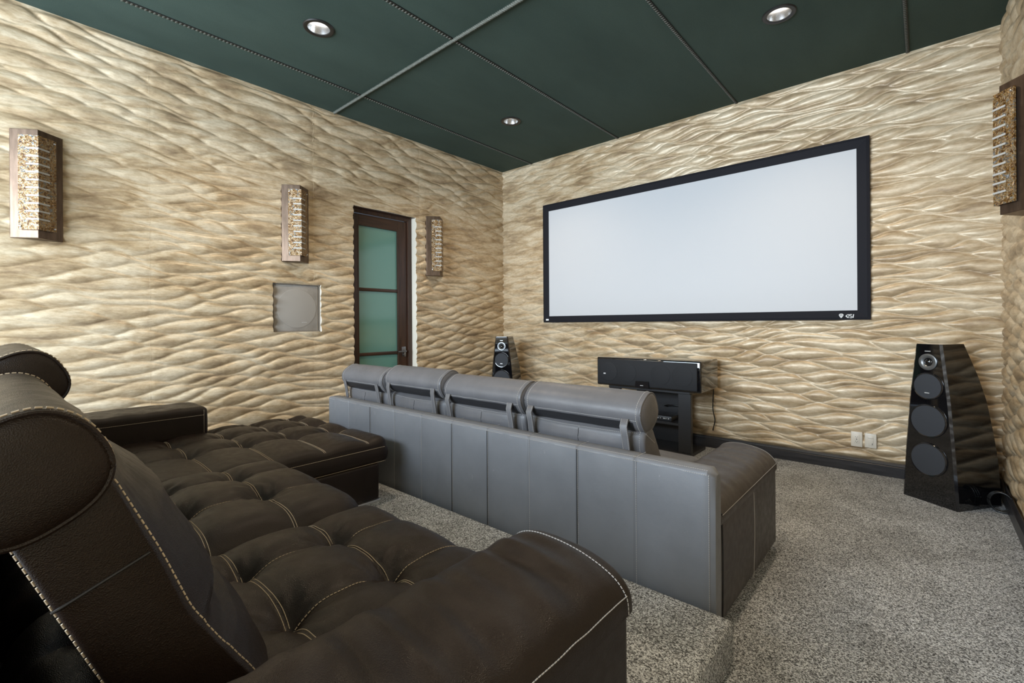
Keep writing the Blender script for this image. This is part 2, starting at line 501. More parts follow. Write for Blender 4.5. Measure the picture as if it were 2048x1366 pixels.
d0 = downlight((*LAMPS[0], ZC), lab[0])
for k in (1, 2): copy_thing(d0, (*LAMPS[k], ZC), 0, lab[k])
for p in LAMPS: lamp_light(p)
# the fourth lamp hole lies outside the frame: same fixture closes it
copy_thing(d0, (*LAMPS[3], ZC), 0, 'recessed downlight above the front sofa armrest, out of the frame')

# ------------------------------------------------------------------ door
DX = XL - .075
door = tag(bpy.data.objects.new('door_1', None), kind='structure'); door.location = (DX, 2.82, 0); COL.objects.link(door)
mb = MB()   # cream wall reveal
mb.box(XL-.16, XL-.002, DOOR[1]-.002, DOOR[1]+.004, 0, DOOR[3]); mb.box(XL-.16, XL-.002, DOOR[0]-.004, DOOR[0]+.002, 0, DOOR[3])
mb.build('reveal', M['plaster'], door)
mb = MB(); mb.box(XL-.16, XL-.002, DOOR[0], DOOR[1], DOOR[3]-.004, DOOR[3]+.004)
mb.build('head_reveal', M['door_wood'], door)
jb = MB()
jb.box(DX-.05, DX+.012, DOOR[0], DOOR[0]+.035, 0, DOOR[3]-.002)
jb.box(DX-.05, DX+.012, DOOR[1]-.05, DOOR[1]-.002, 0, DOOR[3]-.002)
jb.box(DX-.05, DX+.012, DOOR[0]+.035, DOOR[1]-.05, DOOR[3]-.045, DOOR[3]-.002)
jb.box(DX-.05, DX+.020, DOOR[1]-.062, DOOR[1]-.046, 0, DOOR[3]-.035)
jb.build('frame', M['door_wood'], door, bev=.004)
ly0, ly1, lz1 = DOOR[0]+.038, DOOR[1]-.064, DOOR[3]-.05
gy0, gy1, gz0, gz1 = 2.545, 3.025, .25, 2.225
lf = MB()
lf.box(DX-.045, DX, ly0, gy0, .01, lz1); lf.box(DX-.045, DX, gy1, ly1, .01, lz1)
leaf = lf.build('leaf', M['door_wood'], door, bev=.004)
rl = MB(); rl.box(DX-.045, DX, gy0, gy1, gz1, lz1); rl.box(DX-.045, DX, gy0, gy1, .01, gz0)
rl.build('rail', M['door_rail'], leaf, bev=.004)
gl = MB(); gl.box(DX-.030, DX-.022, gy0, gy1, gz0, gz1)
gl.build('glass', M['frosted'], leaf)
for zz in (1.565, .893):
    mb = MB(); mb.box(DX-.024, DX-.004, gy0, gy1, zz-.017, zz+.017, .006, 2); mb.build('glazing_bar', M['door_rail'], leaf, .7)
st = MB()
for yy in (gy0, gy1): st.box(DX-.02, DX+.003, yy-.006, yy+.006, gz0, gz1)
st.box(DX-.02, DX+.003, gy0, gy1, gz1-.006, gz1+.006)
st.build('glass_bead', M['door_wood'], leaf, bev=.003)
hd = MB()
hd.box(DX, DX+.008, 3.068, 3.115, .845, .955, .003)
hd.tube([(DX+.006, 3.09, .905), (DX+.045, 3.09, .905)], .011, 10)
hd.tube([(DX+.045, 3.095, .905), (DX+.048, 3.05, .906), (DX+.046, 2.985, .903)], .009, 10)
hd.lathe([(.001, .0), (.016, .0), (.016, .012), (.001, .014)], 16, Matrix.Translation((DX+.006, 3.09, .865)) @ Matrix.Rotation(PI/2, 4, 'Y'))
hd.build('handle', M['bronze_dark'], leaf, .7)

# ------------------------------------------------------------------ flush subwoofer grille in the left wall
ws = thing('wall_speaker', 'square taupe speaker grille recessed in the carved wall left of the door', 'speaker', (XL, (SPK[0]+SPK[1])/2, SPK[2]))
mb = MB(); y0, y1, z0, z1 = SPK
for a in ((y0-.001, y0+.008, z0, z1), (y1-.008, y1+.001, z0, z1), (y0, y1, z0-.001, z0+.008), (y0, y1, z1-.008, z1+.001)):
    mb.box(XL-.05, XL-.002, *a)
mb.build('recess_frame', M['taupe_trim'], ws)
mb = MB(); mb.box(XL-.045, XL-.012, y0+.016, y1-.012, z0+.008, z1-.010, .004, 2)
mb.build('grille', M['grey_grille'], ws, .6)
mb = MB(); mb.box(XL-.012, XL-.0085, y1-.03, y1-.022, z0+.01, z1-.012); mb.build('edge_strip', M['taupe_trim'], ws)
RX90 = Matrix.Rotation(PI/2, 4, 'Y')
mb = MB(); mb.lathe([(.001, .0035), (.170, .0035), (.176, .002), (.178, -.001)], 64, Matrix.Translation((XL-.012, (y0+y1)/2+.004, (z0+z1)/2-.004)) @ RX90, True, False)
mb.build('driver_disc', M['grey_disc'], ws, .6)
mb = MB()
for k in range(6): mb.box(XL-.0085, XL-.0075, 1.935+k*.0075, 1.940+k*.0075, z0+.083, z0+.089)
mb.build('badge', M['silver'], ws)

# ------------------------------------------------------------------ wedge-shaped wall sconces (built facing +x at the origin, then copied)
def sconce(loc, rz, label):
    t_ = thing('wall_sconce', label, 'wall light', (0, 0, 0), 0, 'wedge shaped bronze and glass wall sconces')
    W, D, Hh = .119, .094, .675
    mb = MB()
    mb.rings([[(-.027, -W, z), (0, -W, z), (D, 0, z), (0, W, z), (-.027, W, z)] for z in (0, Hh)])
    mb.build('body', M['bronze'], t_, bev=.0025)
    Lf = math.hypot(W, D)
    for s in (-1, 1):
        d = Vector((-D, s*W, 0))/Lf            # from ridge toward the wall along the face
        n = Vector((W, s*D, 0))/Lf             # outward normal
        rid = Vector((D, 0, 0))
        def P(a, h, z): q = rid + d*a + n*h; return (q.x, q.y, z)
        a0, a1, z0, z1 = -.0148, Lf*.62, .05, Hh - .042
        na, nz = 12, 60
        rng = random.Random(5 + s)
        mb = MB()
        front = [[P(a0 + (a1-a0)*i/na, .018 + .003*mnoise.noise(Vector((i*.9, j*.8, 3*s))) * (0 < i < na and 0 < j < nz), z0 + (z1-z0)*j/nz) for i in range(na+1)] for j in range(nz+1)]
        mb.rings(front, False, False, closed=False)
        b0 = [P(a0, .008, z0), P(a1, .008, z0), P(a1, .008, z1), P(a0, .008, z1)]
        o = len(mb.v); mb.v += b0; mb.f.append((o, o+1, o+2, o+3))
        nn = na + 1
        mb.f.append(tuple(range(0, nn)) + (o+1, o)); mb.f.append(tuple(range(nz*nn, nz*nn+nn))[::-1] + (o+3, o+2))
        mb.f.append(tuple(j*nn for j in range(nz+1))[::-1] + (o, o+3)); mb.f.append(tuple(j*nn+na for j in range(nz+1)) + (o+2, o+1))
        g = mb.build('glass_panel', M['art_glass'], t_, .9)
        for k in range(10):
            zc_ = z0 + .065 + k*.0485
            mb = MB(); mb.rings([[P(a, h, zc_ + e) for e, h in ((-.005, .012), (-.005, .0207), (.005, .0207), (.005, .012))] for a in (-.0160, Lf*.34)])
            mb.build('light_slot', M['slot_white'], g)
        for zz in (z0 + .02, z1 - .02):
            q = rid + d*(a1 - .012) + n*.018
            R = Matrix.Translation((q.x, q.y, zz)) @ n.to_track_quat('Z', 'Y').to_matrix().to_4x4()
            mb = MB(); mb.lathe([(.001, .007), (.005, .006), (.006, 0)], 12, R, True, False); mb.build('bolt', M['nickel'], g, 1)
    t_.location = loc; t_.rotation_euler = (0, 0, rz)
    return t_
SX = XL + .026
s0 = sconce((SX, .2395, 1.752), 0, 'bronze sconce on the left wall above the rear sofa, farthest from the door')
copy_thing(s0, (SX, 1.867, 1.763), 0, 'bronze sconce on the left wall directly above the square speaker grille')
copy_thing(s0, (SX, 3.457, 1.752), 0, 'bronze sconce between the glass door and the screen wall corner')
copy_thing(s0, (XR - .026, 3.53, 1.752), PI, 'dark bronze sconce on the right wall, cut off by the frame edge')

# ------------------------------------------------------------------ projection screen
ps = thing('projection_screen', 'wide white projection screen in a black frame on the carved front wall', 'screen', (-1.92, YF-.02, 1.213))
ys = YF - .052
fx0, fx1, fz0, fz1, bw = -3.53, -.308, 1.213, 2.66, .084
def frame_piece(mb, c):   # mitred bar: outer/inner corner pairs
    (ox0, oz0, ix0, iz0), (ox1, oz1, ix1, iz1) = c
    def ring(o, i): return [(o[0], YF-.018, o[1]), (o[0], ys+.004, o[1]), ((o[0]*.75+i[0]*.25), ys, (o[1]*.75+i[1]*.25)), (i[0], ys+.010, i[1]), (i[0], YF-.02, i[1])]
    mb.rings([ring((ox0, oz0), (ix0, iz0)), ring((ox1, oz1), (ix1, iz1))])
cs = [(fx0, fz0, fx0+bw, fz0+bw*.9), (fx1, fz0, fx1-bw, fz0+bw*.9), (fx1, fz1, fx1-bw, fz1-bw), (fx0, fz1, fx0+bw, fz1-bw)]
for k in range(4):
    mb = MB(); frame_piece(mb, (cs[k], cs[(k+1) % 4])); fr = mb.build('frame_bar', M['velvet'], ps)
    if k == 0: low = fr
mb = MB(); mb.box(fx0+bw-.005, fx1-bw+.005, ys+.012, ys+.02, fz0+bw*.9-.005, fz1-bw+.005)
mb.build('screen_surface', M['screen_white'], ps)
def flat(mb, polys, x, z, sc, y, sx=None):
    sx = sx or sc
    for p in polys:
        mb.rings([[(x + a*sx, y, z + b*sc) for a, b in p], [(x + a*sx, y - .001, z + b*sc) for a, b in p]])
def stroke(a, b, w):
    dx, dz = b[0]-a[0], b[1]-a[1]; L = math.hypot(dx, dz); nx, nz = -dz/L*w/2, dx/L*w/2
    return [(a[0]+nx, a[1]+nz), (b[0]+nx, b[1]+nz), (b[0]-nx, b[1]-nz), (a[0]-nx, a[1]-nz)]
yl = ys - .0008
mb = MB()   # diamond
flat(mb, [stroke(a, b, .16) for a, b in (((0, .35), (.5, -.5)), ((.5, -.5), (1, .35)), ((0, .35), (.25, .6)), ((.25, .6), (.75, .6)), ((.75, .6), (1, .35)), ((0, .3), (1, .3)), ((.5, -.4), (.5, .3)))], -.512, 1.243, .029, yl)
mb.build('diamond_mark', M['white_mark'], low)
mb = MB()   # arrow-like C, S and a slanted stroke as on the frame
S = []
S += [stroke(a, b, .15) for a, b in (((0, .45), (.35, .75)), ((0, .45), (.35, .2)), ((.1, .45), (.4, .45)))]
S += [stroke(a, b, .15) for a, b in (((.45, .85), (.95, .85)), ((.45, .05), (.95, .05)), ((.45, .05), (.45, .3)), ((.95, .85), (.95, .65)), ((.62, .45), (.95, .45)))]
S += [stroke(a, b, .15) for a, b in (((1.15, .9), (1.75, .9)), ((1.15, .9), (1.15, .55)), ((1.15, .5), (1.75, .42)), ((1.75, .42), (1.75, .05)), ((1.15, .0), (1.75, .0)))]
S += [stroke((2.05, 0), (2.2, .95), .2)]
flat(mb, S, -.468, 1.229, .030, yl, .0238)
mb.build('letter_mark', M['white_mark'], low)
mb = MB(); flat(mb, [[(0, 0), (1, 0), (1, .45), (0, .45)]], -3.488, 1.236, .042, yl)
mb.build('corner_label', M['white_mark'], low)

# ------------------------------------------------------------------ tower speakers
ZS = [0, .06, .28, .45, .67, .85, 1.0, 1.047]
HW = lambda z: float(np.interp(z, [0, .35, .693, 1.047], [.167, .146, .119, .077]))
DP = lambda z: float(np.interp(z, [0, .1, .28, .45, .67, .85, 1.047], [.395, .398, .398, .381, .348, .298, .218]))
def tower(loc, rz, label):
    t_ = thing('tower_speaker', label, 'speaker', (0, 0, 0), 0)
    ch = .010
    zz = list(np.linspace(0, .98, 22)) + [1.02, 1.047]
    rear = .86
    mb = MB()
    mb.rings([[(-HW(z)+ch, 0, z), (HW(z)-ch, 0, z), (HW(z), ch, z), (HW(z), DP(z)-.02, z), (HW(z)-.02, DP(z), z), (-HW(z)+.02, DP(z), z), (-HW(z), DP(z)-.02, z), (-HW(z), ch, z)] for z in zz])
    mb.build('cabinet', M['gloss_black'], t_, .35)
    for s in (-1, 1):
        mb = MB()
        mb.rings([[(s*(HW(z)-ch-.001), -.002, z), (s*(HW(z)+.0015), ch, z), (s*(HW(z)-.004), ch+.003, z), (s*(HW(z)-ch-.004), .003, z)] for z in zz])
        mb.build('edge_strip', M['gloss_edge'], t_, .5)
    Rm = Matrix.Rotation(PI/2, 4, 'X')      # z axis -> -y
    for zc_, r in ((.769, .090), (.54, .110), (.285, .110)):
        T = Matrix.Translation((0, -.002, zc_)) @ Rm
        mb = MB(); mb.lathe([(r, -.004), (r, .004), (r-.004, .008), (r-.009, .007)], 56, T, False, False)
        wo = mb.build('woofer', M['gloss_edge'], t_, .8)
        mb = MB(); mb.lathe([(r-.008, .0065), (r*.6, .009), (.001, .010)], 56, T, False, True)
        mb.build('grille', M['driver'], wo, 1)
        if zc_ > .7:
            mb = MB(); mb.add([(-.014, -.0125, zc_-.047), (.014, -.0125, zc_-.047), (.014, -.0125, zc_-.041), (-.014, -.0125, zc_-.041)], [(0, 1, 2, 3)])
            mb.rings([[(-.014, -.0135, zc_-.047), (.014, -.0135, zc_-.047), (.014, -.0135, zc_-.042), (-.014, -.0135, zc_-.042)], [(-.014, -.009, zc_-.047), (.014, -.009, zc_-.047), (.014, -.009, zc_-.042), (-.014, -.009, zc_-.042)]])
            mb.build('badge', M['silver'], wo)
    T = Matrix.Translation((0, -.002, .929)) @ Rm
    mb = MB(); mb.lathe([(.054, -.003), (.054, .004), (.050, .006), (.034, .005), (.029, .001), (.024, -.004)], 48, T, False, False)
    for k in range(6):
        a = k*PI/3 + .3
        mb.lathe([(.001, .0075), (.003, .007), (.0035, .005)], 8, T @ Matrix.Translation((.042*math.cos(a), .042*math.sin(a), 0)), True, False)
    tw = mb.build('tweeter', M['tweeter'], t_, .8)
    mb = MB(); mb.lathe([(.025, -.004), (.016, .004), (.008, .008), (.001, .009)], 32, T, False, True)
    mb.build('dome', M['gloss_black'], tw, 1)
    mb = MB(); w0, w1 = HW(.989)-.012, HW(1.04)-.010
    mb.rings([[(-w0, .002, .989), (w0, .002, .989), (w1, .002, 1.042), (-w1, .002, 1.042)], [(-w0, -.004, .989), (w0, -.004, .989), (w1, -.004, 1.042), (-w1, -.004, 1.042)]])
    dp = mb.build('display_panel', M['gloss_black'], t_)
    mb = MB()
    for k in range(7): mb.box(-.016+k*.005, -.0125+k*.005, -.0055, -.004, .997, 1.003)
    mb.build('badge', M['silver'], dp)
    t_.location = loc; t_.rotation_euler = (0, 0, rz)
    return t_
tower((.0235, 4.1335, 0), math.atan2(-.569, .822), 'glossy black tower speaker in the right corner, seen from its side')
TL = math.radians(23)
tower((-3.775, 4.10, 0), TL, 'glossy black tower speaker behind the front sofa, near the left corner')

# ------------------------------------------------------------------ centre speaker on its stand
cs_ = thing('centre_speaker', 'wide black centre speaker on the low stand under the screen', 'speaker', (-1.955, 4.32, .585))
cx0, cx1, cy0, cy1, cz0, cz1 = -2.47, -1.44, 4.10, 4.545, .585, .861
mb = MB(); mb.box(cx0, cx1, cy0, cy1, cz0, cz1, .014, 3); mb.build('cabinet', M['gloss_black'], cs_, .6)
mb = MB(); mb.box(cx0+.014, cx1-.030, cy0-.012, cy0+.004, cz0+.016, cz1-.016, .006, 2); mb.build('grille', M['grille'], cs_, .6)
Rm = Matrix.Rotation(PI/2, 4, 'X')
for k, xx in enumerate((-2.33, -2.13, -1.80, -1.60)):
    mb = MB(); mb.lathe([(.092, 0), (.092, .0025), (.088, .0035), (.001, .0035)], 40, Matrix.Translation((xx, cy0-.0115, .725)) @ Rm, False, True)
    mb.build('driver_disc', M['grille'], cs_, .6)
mb = MB(); mb.rings([[(x, y, z) for x, z in ((-2.045, .592), (-1.905, .592), (-1.912, .655), (-2.038, .655))] for y in (cy0-.008, cy0-.030)])
dp = mb.build('display_panel', M['gloss_edge'], cs_, bev=.003)
mb = MB()
mb.box(-1.99, -1.96, cy0-.0315, cy0-.030, .612, .617)
mb.build('badge', M['silver'], dp)
mb = MB(); mb.box(-2.385, -2.362, cy0-.0175, cy0-.015, .697, .709); mb.build('badge', M['silver'], cs_)

sd = thing('speaker_stand', 'black open stand with shelves under the wide centre speaker', 'stand', (-1.955, 4.33, 0))
sx0, sx1, sy0, sy1 = -2.36, -1.548, 4.15, 4.52
mb = MB(); mb.box(sx0, sx1-.004, sy0-.01, sy1, .560, .584); mb.build('top_plate', M['satin_black'], sd, bev=.003)
for x0_, x1_ in ((sx0, sx0+.115), (sx1-.115, sx1)):
    mb = MB(); mb.box(x0_, x1_, sy0, sy0+.045, .03, .560); mb.build('upright', M['satin_black'], sd, bev=.003)
mb = MB(); mb.box(sx0, sx1, sy0-.01, sy1, 0, .03); mb.build('base_plate', M['satin_black'], sd, bev=.003)
mb = MB(); mb.box(-2.25, -1.665, sy0+.03, sy1-.02, .262, .282); mb.build('shelf', M['satin_black'], sd)
mb = MB(); mb.box(-2.24, -1.69, sy1-.015, sy1, .03, .56); bp = mb.build('back_panel', M['satin_black'], sd)
mb = MB(); mb.lathe([(.028, 0), (.028, .004), (.001, .004)], 24, Matrix.Translation((-1.935, sy1-.016, .375)) @ Rm, False, True); mb.build('cable_hole', M['black_gap'], bp)
bx = thing('media_player', 'slim black media player on the shelf of the speaker stand', 'player', (-1.93, 4.33, .283))
mb = MB(); mb.box(-2.10, -1.755, 4.225, 4.44, .2825, .325, .004, 2); mb.build('case', M['satin_black'], bx, .6)
mb = MB()
for k, (a, w) in enumerate(((-1.99, .012), (-1.965, .006), (-1.95, .006), (-1.90, .02), (-1.865, .006), (-1.835, .018), (-1.81, .006), (-1.79, .012))): mb.box(a, a+w, 4.2225, 4.226, .300, .309)
mb.build('front_buttons', M['silver'], bx)
mb = MB(); mb.tube([(-1.935, 4.50, .375), (-1.92, 4.46, .38), (-1.88, 4.44, .395), (-1.80, 4.44, .40), (-1.72, 4.46, .385), (-1.70, 4.48, .36)], .006)
mb.build('cable', M['rubber'], bx, 1)
mb = MB(); mb.tube([(-1.50 + .022*math.exp(-((z-.27)/.07)**2) - .012*q, 4.605 - .012*math.sin(q*PI), z) for q, z in ((k/40, .57 - .40*k/40) for k in range(41))], .005)
tag(mb.build('hanging_cable', M['rubber'], smooth=1), 'thin black cable hanging against the wall right of the speaker stand', 'cable')
# coiled lead by the right speaker
mb = MB()
cc = Vector((.352, 4.205, .068))
for k in range(3):
    mb.tube([cc + Vector((.050*math.cos(a) + .004*k, -.012*math.cos(a) - .010*k, .060*math.sin(a))) for a in np.linspace(0, 2*PI, 36, endpoint=False)], .005, 8, closed=True)
mb.tube([(.362, 4.20, .126), (.385, 4.30, .10), (.392, 4.40, .10), (.392, 4.50, .13), (.38, 4.59, .12)], .006)
tag(mb.build('coiled_cable', M['rubber'], smooth=1), 'coil of glossy black cable on the carpet behind the right tower speaker', 'cable')

# ------------------------------------------------------------------ outlet and switch plates
def plate(name, label, cat, x0, x1, z0, z1, outlet):
    t_ = thing(name, label, cat, ((x0+x1)/2, YF-.02, z0))
    mb = MB(); mb.box(x0, x1, YF-.034, YF-.004, z0, z1, .004, 2); mb.build('cover_plate', M['plate'], t_, .6)
    xc = (x0+x1)/2; zc_ = (z0+z1)/2
    mb = MB(); mb.box(xc-.017, xc+.017, YF-.037, YF-.032, zc_-.034, zc_+.034, .002, 2); ins = mb.build('insert', M['plate'], t_, .6)
    mb = MB()
    if outlet:
        for s in (-1, 1):
            for dx in (-.006, .006): mb.box(xc+dx-.001, xc+dx+.001, YF-.0376, YF-.0365, zc_+s*.018-.002, zc_+s*.018+.006)
            mb.lathe([(.0025, 0), (.001, .0006)], 10, Matrix.Translation((xc, YF-.037, zc_+s*.018-.007)) @ Rm, True, True)
        mb.box(xc-.004, xc+.004, YF-.0376, YF-.0365, zc_-.003, zc_+.003)
        mb.build('slots', M['plate_dark'], ins)
    else:
        mb.box(xc-.017, xc+.017, YF-.0376, YF-.0368, zc_+.020, zc_+.0212); mb.box(xc+.009, xc+.012, YF-.0385, YF-.0365, zc_-.030, zc_-.018)
        mb.build('rocker_line', M['plate_dark'], ins)
plate('power_outlet', 'almond power outlet low on the front wall, left of its twin plate', 'outlet', -.441, -.366, .199, .318, True)
plate('wall_switch', 'almond plate with a flat rocker beside the power outlet', 'switch', -.352, -.277, .202, .316, False)

# ------------------------------------------------------------------ sofas
def nz3(x, y, z, f): return mnoise.noise(Vector((x*f, y*f, z*f)))
def edge_samples(a, b, r, n_in, n_r=7):
    e = [r*(1-math.cos(PI/2*k/n_r)) for k in range(n_r)]
    mid = list(np.linspace(a + r, b - r, n_in))
    return [a + q for q in e] + mid + [b - q for q in e[::-1]]
def pad(name, m, parent, x0, x1, y0, y1, z0, z1, r=.06, crown=.02, fn=None, step=.012, bulge=.01, seed=1, wr=.002):
    """upholstered block: rounded shoulders, crowned top, slightly bulged sides. returns (object, ztop(x,y))"""
    r = min(r, (x1-x0)/2.05, (y1-y0)/2.05)
    xs = edge_samples(x0, x1, r, max(3, int((x1-x0-2*r)/step))); ys_ = edge_samples(y0, y1, r, max(3, int((y1-y0-2*r)/step)))
    def zt(x, y):
        ax = max(0, r-(x-x0), r-(x1-x)); ay = max(0, r-(y-y0), r-(y1-y)); q = min(math.hypot(ax, ay), r)
        u = 2*(x-x0)/(x1-x0)-1; v = 2*(y-y0)/(y1-y0)-1
        z = z1 - r + math.sqrt(max(0, r*r-q*q)) + crown*(1-u*u)*(1-v*v) - 0
        k = max(0, 1-(q/r)**2)
        if fn: z += fn(x, y)*k
        if wr: z += wr*k*nz3(x, y, seed, 9)
        return z
    V = []
    for x in xs:
        for y in ys_:
            ax = (r-(x-x0)) if x < x0+r else (-(r-(x1-x)) if x > x1-r else 0)
            ay = (r-(y-y0)) if y < y0+r else (-(r-(y1-y)) if y > y1-r else 0)
            d = math.hypot(ax, ay); X, Y = x, y
            if d > r:
                X += ax*(1-r/d); Y += ay*(1-r/d)
            V.append((X, Y, zt(x, y)))
    nx, ny = len(xs), len(ys_)
    mb = MB(); mb.v = V
    for i in range(nx-1):
        for j in range(ny-1): mb.f.append((i*ny+j, (i+1)*ny+j, (i+1)*ny+j+1, i*ny+j+1))
    rim = [i*ny for i in range(nx)] + [(nx-1)*ny+j for j in range(1, ny)] + [i*ny+ny-1 for i in range(nx-2, -1, -1)] + [j for j in range(ny-2, 0, -1)]
    cx_, cy_ = (x0+x1)/2, (y0+y1)/2
    prev = rim; zb = z1 - r
    for s in (.12, .25, .4, .55, .7, .82, .92, 1.0):
        b = bulge*math.sin(PI*s)
        cur = []
        for i in rim:
            x, y, z = V[i] if i < len(V) else mb.v[i]
            dx, dy = (1 if x > cx_ else -1), (1 if y > cy_ else -1)
            ex = max(0, 1-(abs(x-(x1 if dx > 0 else x0)))/r) if r else 0
            ey = max(0, 1-(abs(y-(y1 if dy > 0 else y0)))/r) if r else 0
            zz_ = z + (z0 - z)*s
            tuck = .006*(s > .95)
            mb.v.append((x + dx*(b-tuck)*ex, y + dy*(b-tuck)*ey, zz_)); cur.append(len(mb.v)-1)
        for k in range(len(rim)):
            k2 = (k+1) % len(rim); mb.f.append((prev[k], prev[k2], cur[k2], cur[k]))
        prev = cur
    mb.f.append(tuple(prev[::-1]))
    return mb.build(name, m, parent, 1.2), zt
def seam(par, zt, pts, kind, thread, name='stitching', lift=.0015):
    mb = MB()
    P = [(x, y, zt(x, y) + lift) for x, y in pts]
    if kind == 'dash': mb.stitches(P, .0095, .0066, .0011)
    else:
        for s in (-1, 1):
            Q = [(x, y + s*.0045, zt(x, y + s*.0045) + lift*.6) for x, y in pts]
            mb.stitches(Q, .0075, .0068, .0010)
    return mb.build(name, thread, par)
def tuft(xn, yn, x0, x1, y0, y1, A=.036, w=.055, skipfn=None):
    def f(x, y):
        dx = min((abs(x-a) for a in xn), default=9); dy = min((abs(y-b) for b in yn), default=9)
        z = 0
        for a in xn:
            for b in yn:
                d = math.hypot(x-a, y-b)
                if d < .3:
                    z -= A*math.exp(-d/w)
                    th = math.atan2(y-b, x-a)
                    z += .0035*math.exp(-((d-.06)/.05)**2)*math.sin(th*9 + 5*nz3(a, b, d*2, 6))
        z -= .007*math.exp(-(dx/.010)**2) + .007*math.exp(-(dy/.010)**2)
        z -= .015*math.exp(-(dx/.05)**2) + .015*math.exp(-(dy/.05)**2)
        return z
    return f
def headrest(par, m, x0, x1, cy, cz, ra, rb, tilt, thread, seam_r=.0012, nseg=64, step=.03):
    """soft roll with flat-ish puffed end caps"""
    def ring(x, k):
        out = []
        for i in range(nseg):
            t_ = 2*PI*i/nseg; c, s = math.cos(t_), math.sin(t_); e = 2/2.5
            a = math.copysign(abs(c)**e, c)*ra*k; b = math.copysign(abs(s)**e, s)*rb*k
            w = .0015*nz3(x, a, b, 14)
            out.append((x, cy + a*math.cos(tilt) - b*math.sin(tilt) + w, cz + a*math.sin(tilt) + b*math.cos(tilt) + w))
        return out
    L = x1 - x0
    xs = list(np.linspace(x0+.012, x1-.012, max(6, int(L/step))))
    rings = []
    cap = [(.0, .30), (.001, .6), (.004, .82), (.007, .93), (.010, .975)]
    for dx, k in cap: rings.append(ring(x0 - .012 + dx*1.6, k))
    rings.append(ring(x0 + .008, .965)); rings.append(ring(x0+.011, 1.0))
    for x in xs: rings.append(ring(x, 1.0 + .012*math.sin(PI*(x-x0)/L)))
    rings.append(ring(x1-.011, 1.0)); rings.append(ring(x1 - .008, .965))
    for dx, k in cap[::-1]: rings.append(ring(x1 + .012 - dx*1.6, k))
    mb = MB(); mb.rings(rings); o = mb.build('headrest', m, par, 1.2)
    mb = MB()
    for x in (x0+.020, x1-.020):
        mb = MB(); r_ = ring(x, 1.012); mb.stitches(r_ + [r_[0]], .0105, .0072, seam_r)
        mb.build('stitching', thread, o)
    for x in (x0+.001, x1-.001):
        mb = MB(); mb.tube(ring(x, .965), .0035, 6, closed=True); mb.build('piping', m, o, 1)
    return o, ring
def backrest(par, m, x0, x1, y0, zb, prof, thread, bulge=.05, nfront=None, stitch_r=.0013):
    """leaning back cushion: (y,z) profile swept along x; points flagged f bulge forward in the middle"""
    # smooth profile by corner rounding
    def cham(P, r=.025):
        out = []
        n = len(P)
        for i in range(n):
            a, b, c = Vector(P[i-1][:2]), Vector(P[i][:2]), Vector(P[(i+1) % n][:2])
            fl = P[i][2]
            u = (a-b); v = (c-b); ru = min(r, u.length*.4); rv = min(r, v.length*.4)
            for k in range(5):
                t_ = k/4
                p = (b + u.normalized()*ru)*(1-t_)**2 + b*2*t_*(1-t_) + (b + v.normalized()*rv)*t_**2
                out.append((p.x, p.y, fl))
        return out
    # densify the front
    P = cham(prof); L = x1 - x0; n = 26
    rings = []
    e = [(0, .90), (.002, .955), (.008, .985), (.018, 1.0)]
    ym = sum(p[0] for p in P)/len(P); zm = sum(p[1] for p in P)/len(P)
    def ring(x, k):
        s = (x-x0)/L; bu = bulge*(1-abs(2*s-1)**3.0)
        out = []
        for yy, zz_, fl in P:
            Y = ym + (yy-ym)*k + fl*bu; Z = zm + (zz_-zm)*k + fl*bu*.35
            w = .004*fl*nz3(x, yy, zz_, 8) + .0015*nz3(x, yy, zz_, 20)
            out.append((x, y0 + Y + w, zb + Z + w*.5))
        return out
    for dx, k in e: rings.append(ring(x0 + dx, k))
    for x in np.linspace(x0+.04, x1-.04, n): rings.append(ring(x, 1))
    for dx, k in e[::-1]: rings.append(ring(x1 - dx, k))
    mb = MB(); mb.rings(rings); o = mb.build('backrest', m, par, 1.0)
    return o, ring, P

def cover_strips(par, m, hx0, hx1, pts, w=.036):
    """two flat straps running down behind a headrest"""
    for xx in (hx0, hx1 - w):
        mb = MB(); th = .006
        mb.rings([[(xx + .03*0 + dx*k, y, z), (xx + w + dx*k, y, z), (xx + w + dx*k, y + th, z), (xx + dx*k, y + th, z)] for k, (y, z) in enumerate(pts) for dx in (.004,)])
        st_ = mb.build('strap', m, par, 1)
        mb = MB()
        for q in (.004, w-.004): mb.stitches([(xx + q + .004*k, y - .0012, z) for k, (y, z) in enumerate(pts)], .009, .006, .0008)
        mb.build('stitching', M['thread_pale'], st_)

# ---------- front sofa (seen from behind) ----------
FX0, FX1, FY = -3.482, -.592, 1.779
fs = thing('leather_sofa', 'long grey-brown leather sofa seen from behind, facing the projection screen', 'sofa', ((FX0+FX1)/2, FY+.5, 0))
mb = MB()
# back panel with softly rounded top edges and a shallow groove at each vertical seam
seams_x = [-3.17 + .284*k for k in range(9)]
xs = sorted(set(list(np.linspace(FX0, FX1+.010, 120)) + [s + d for s in seams_x for d in (-.012, -.005, -.002, 0, .002, .005, .012)]))
rings = []
for x in xs:
    g = min(abs(x-s) for s in seams_x); gr = .004*math.exp(-(g/.005)**2)
    bow = .0025*math.cos(PI*min(1, g/.142)) if FX0+.1 < x < FX1-.1 else 0
    endd = min(x-FX0, FX1+.010-x); er = .020 - math.sqrt(max(0, .02**2 - max(0, .02-endd)**2))
    ztop = .645 - gr - er
    f0 = FY + gr + er + bow
    rings.append([(x, f0, .03), (x, f0 - .002, .25), (x, f0, .5), (x, f0, ztop-.014), (x, f0+.003, ztop-.005), (x, f0+.012, ztop),
                  (x, FY+.05, ztop+.002), (x, FY+.085-er, ztop), (x, FY+.097-er, ztop-.008), (x, FY+.10-er, ztop-.02), (x, FY+.10-er, .03)])
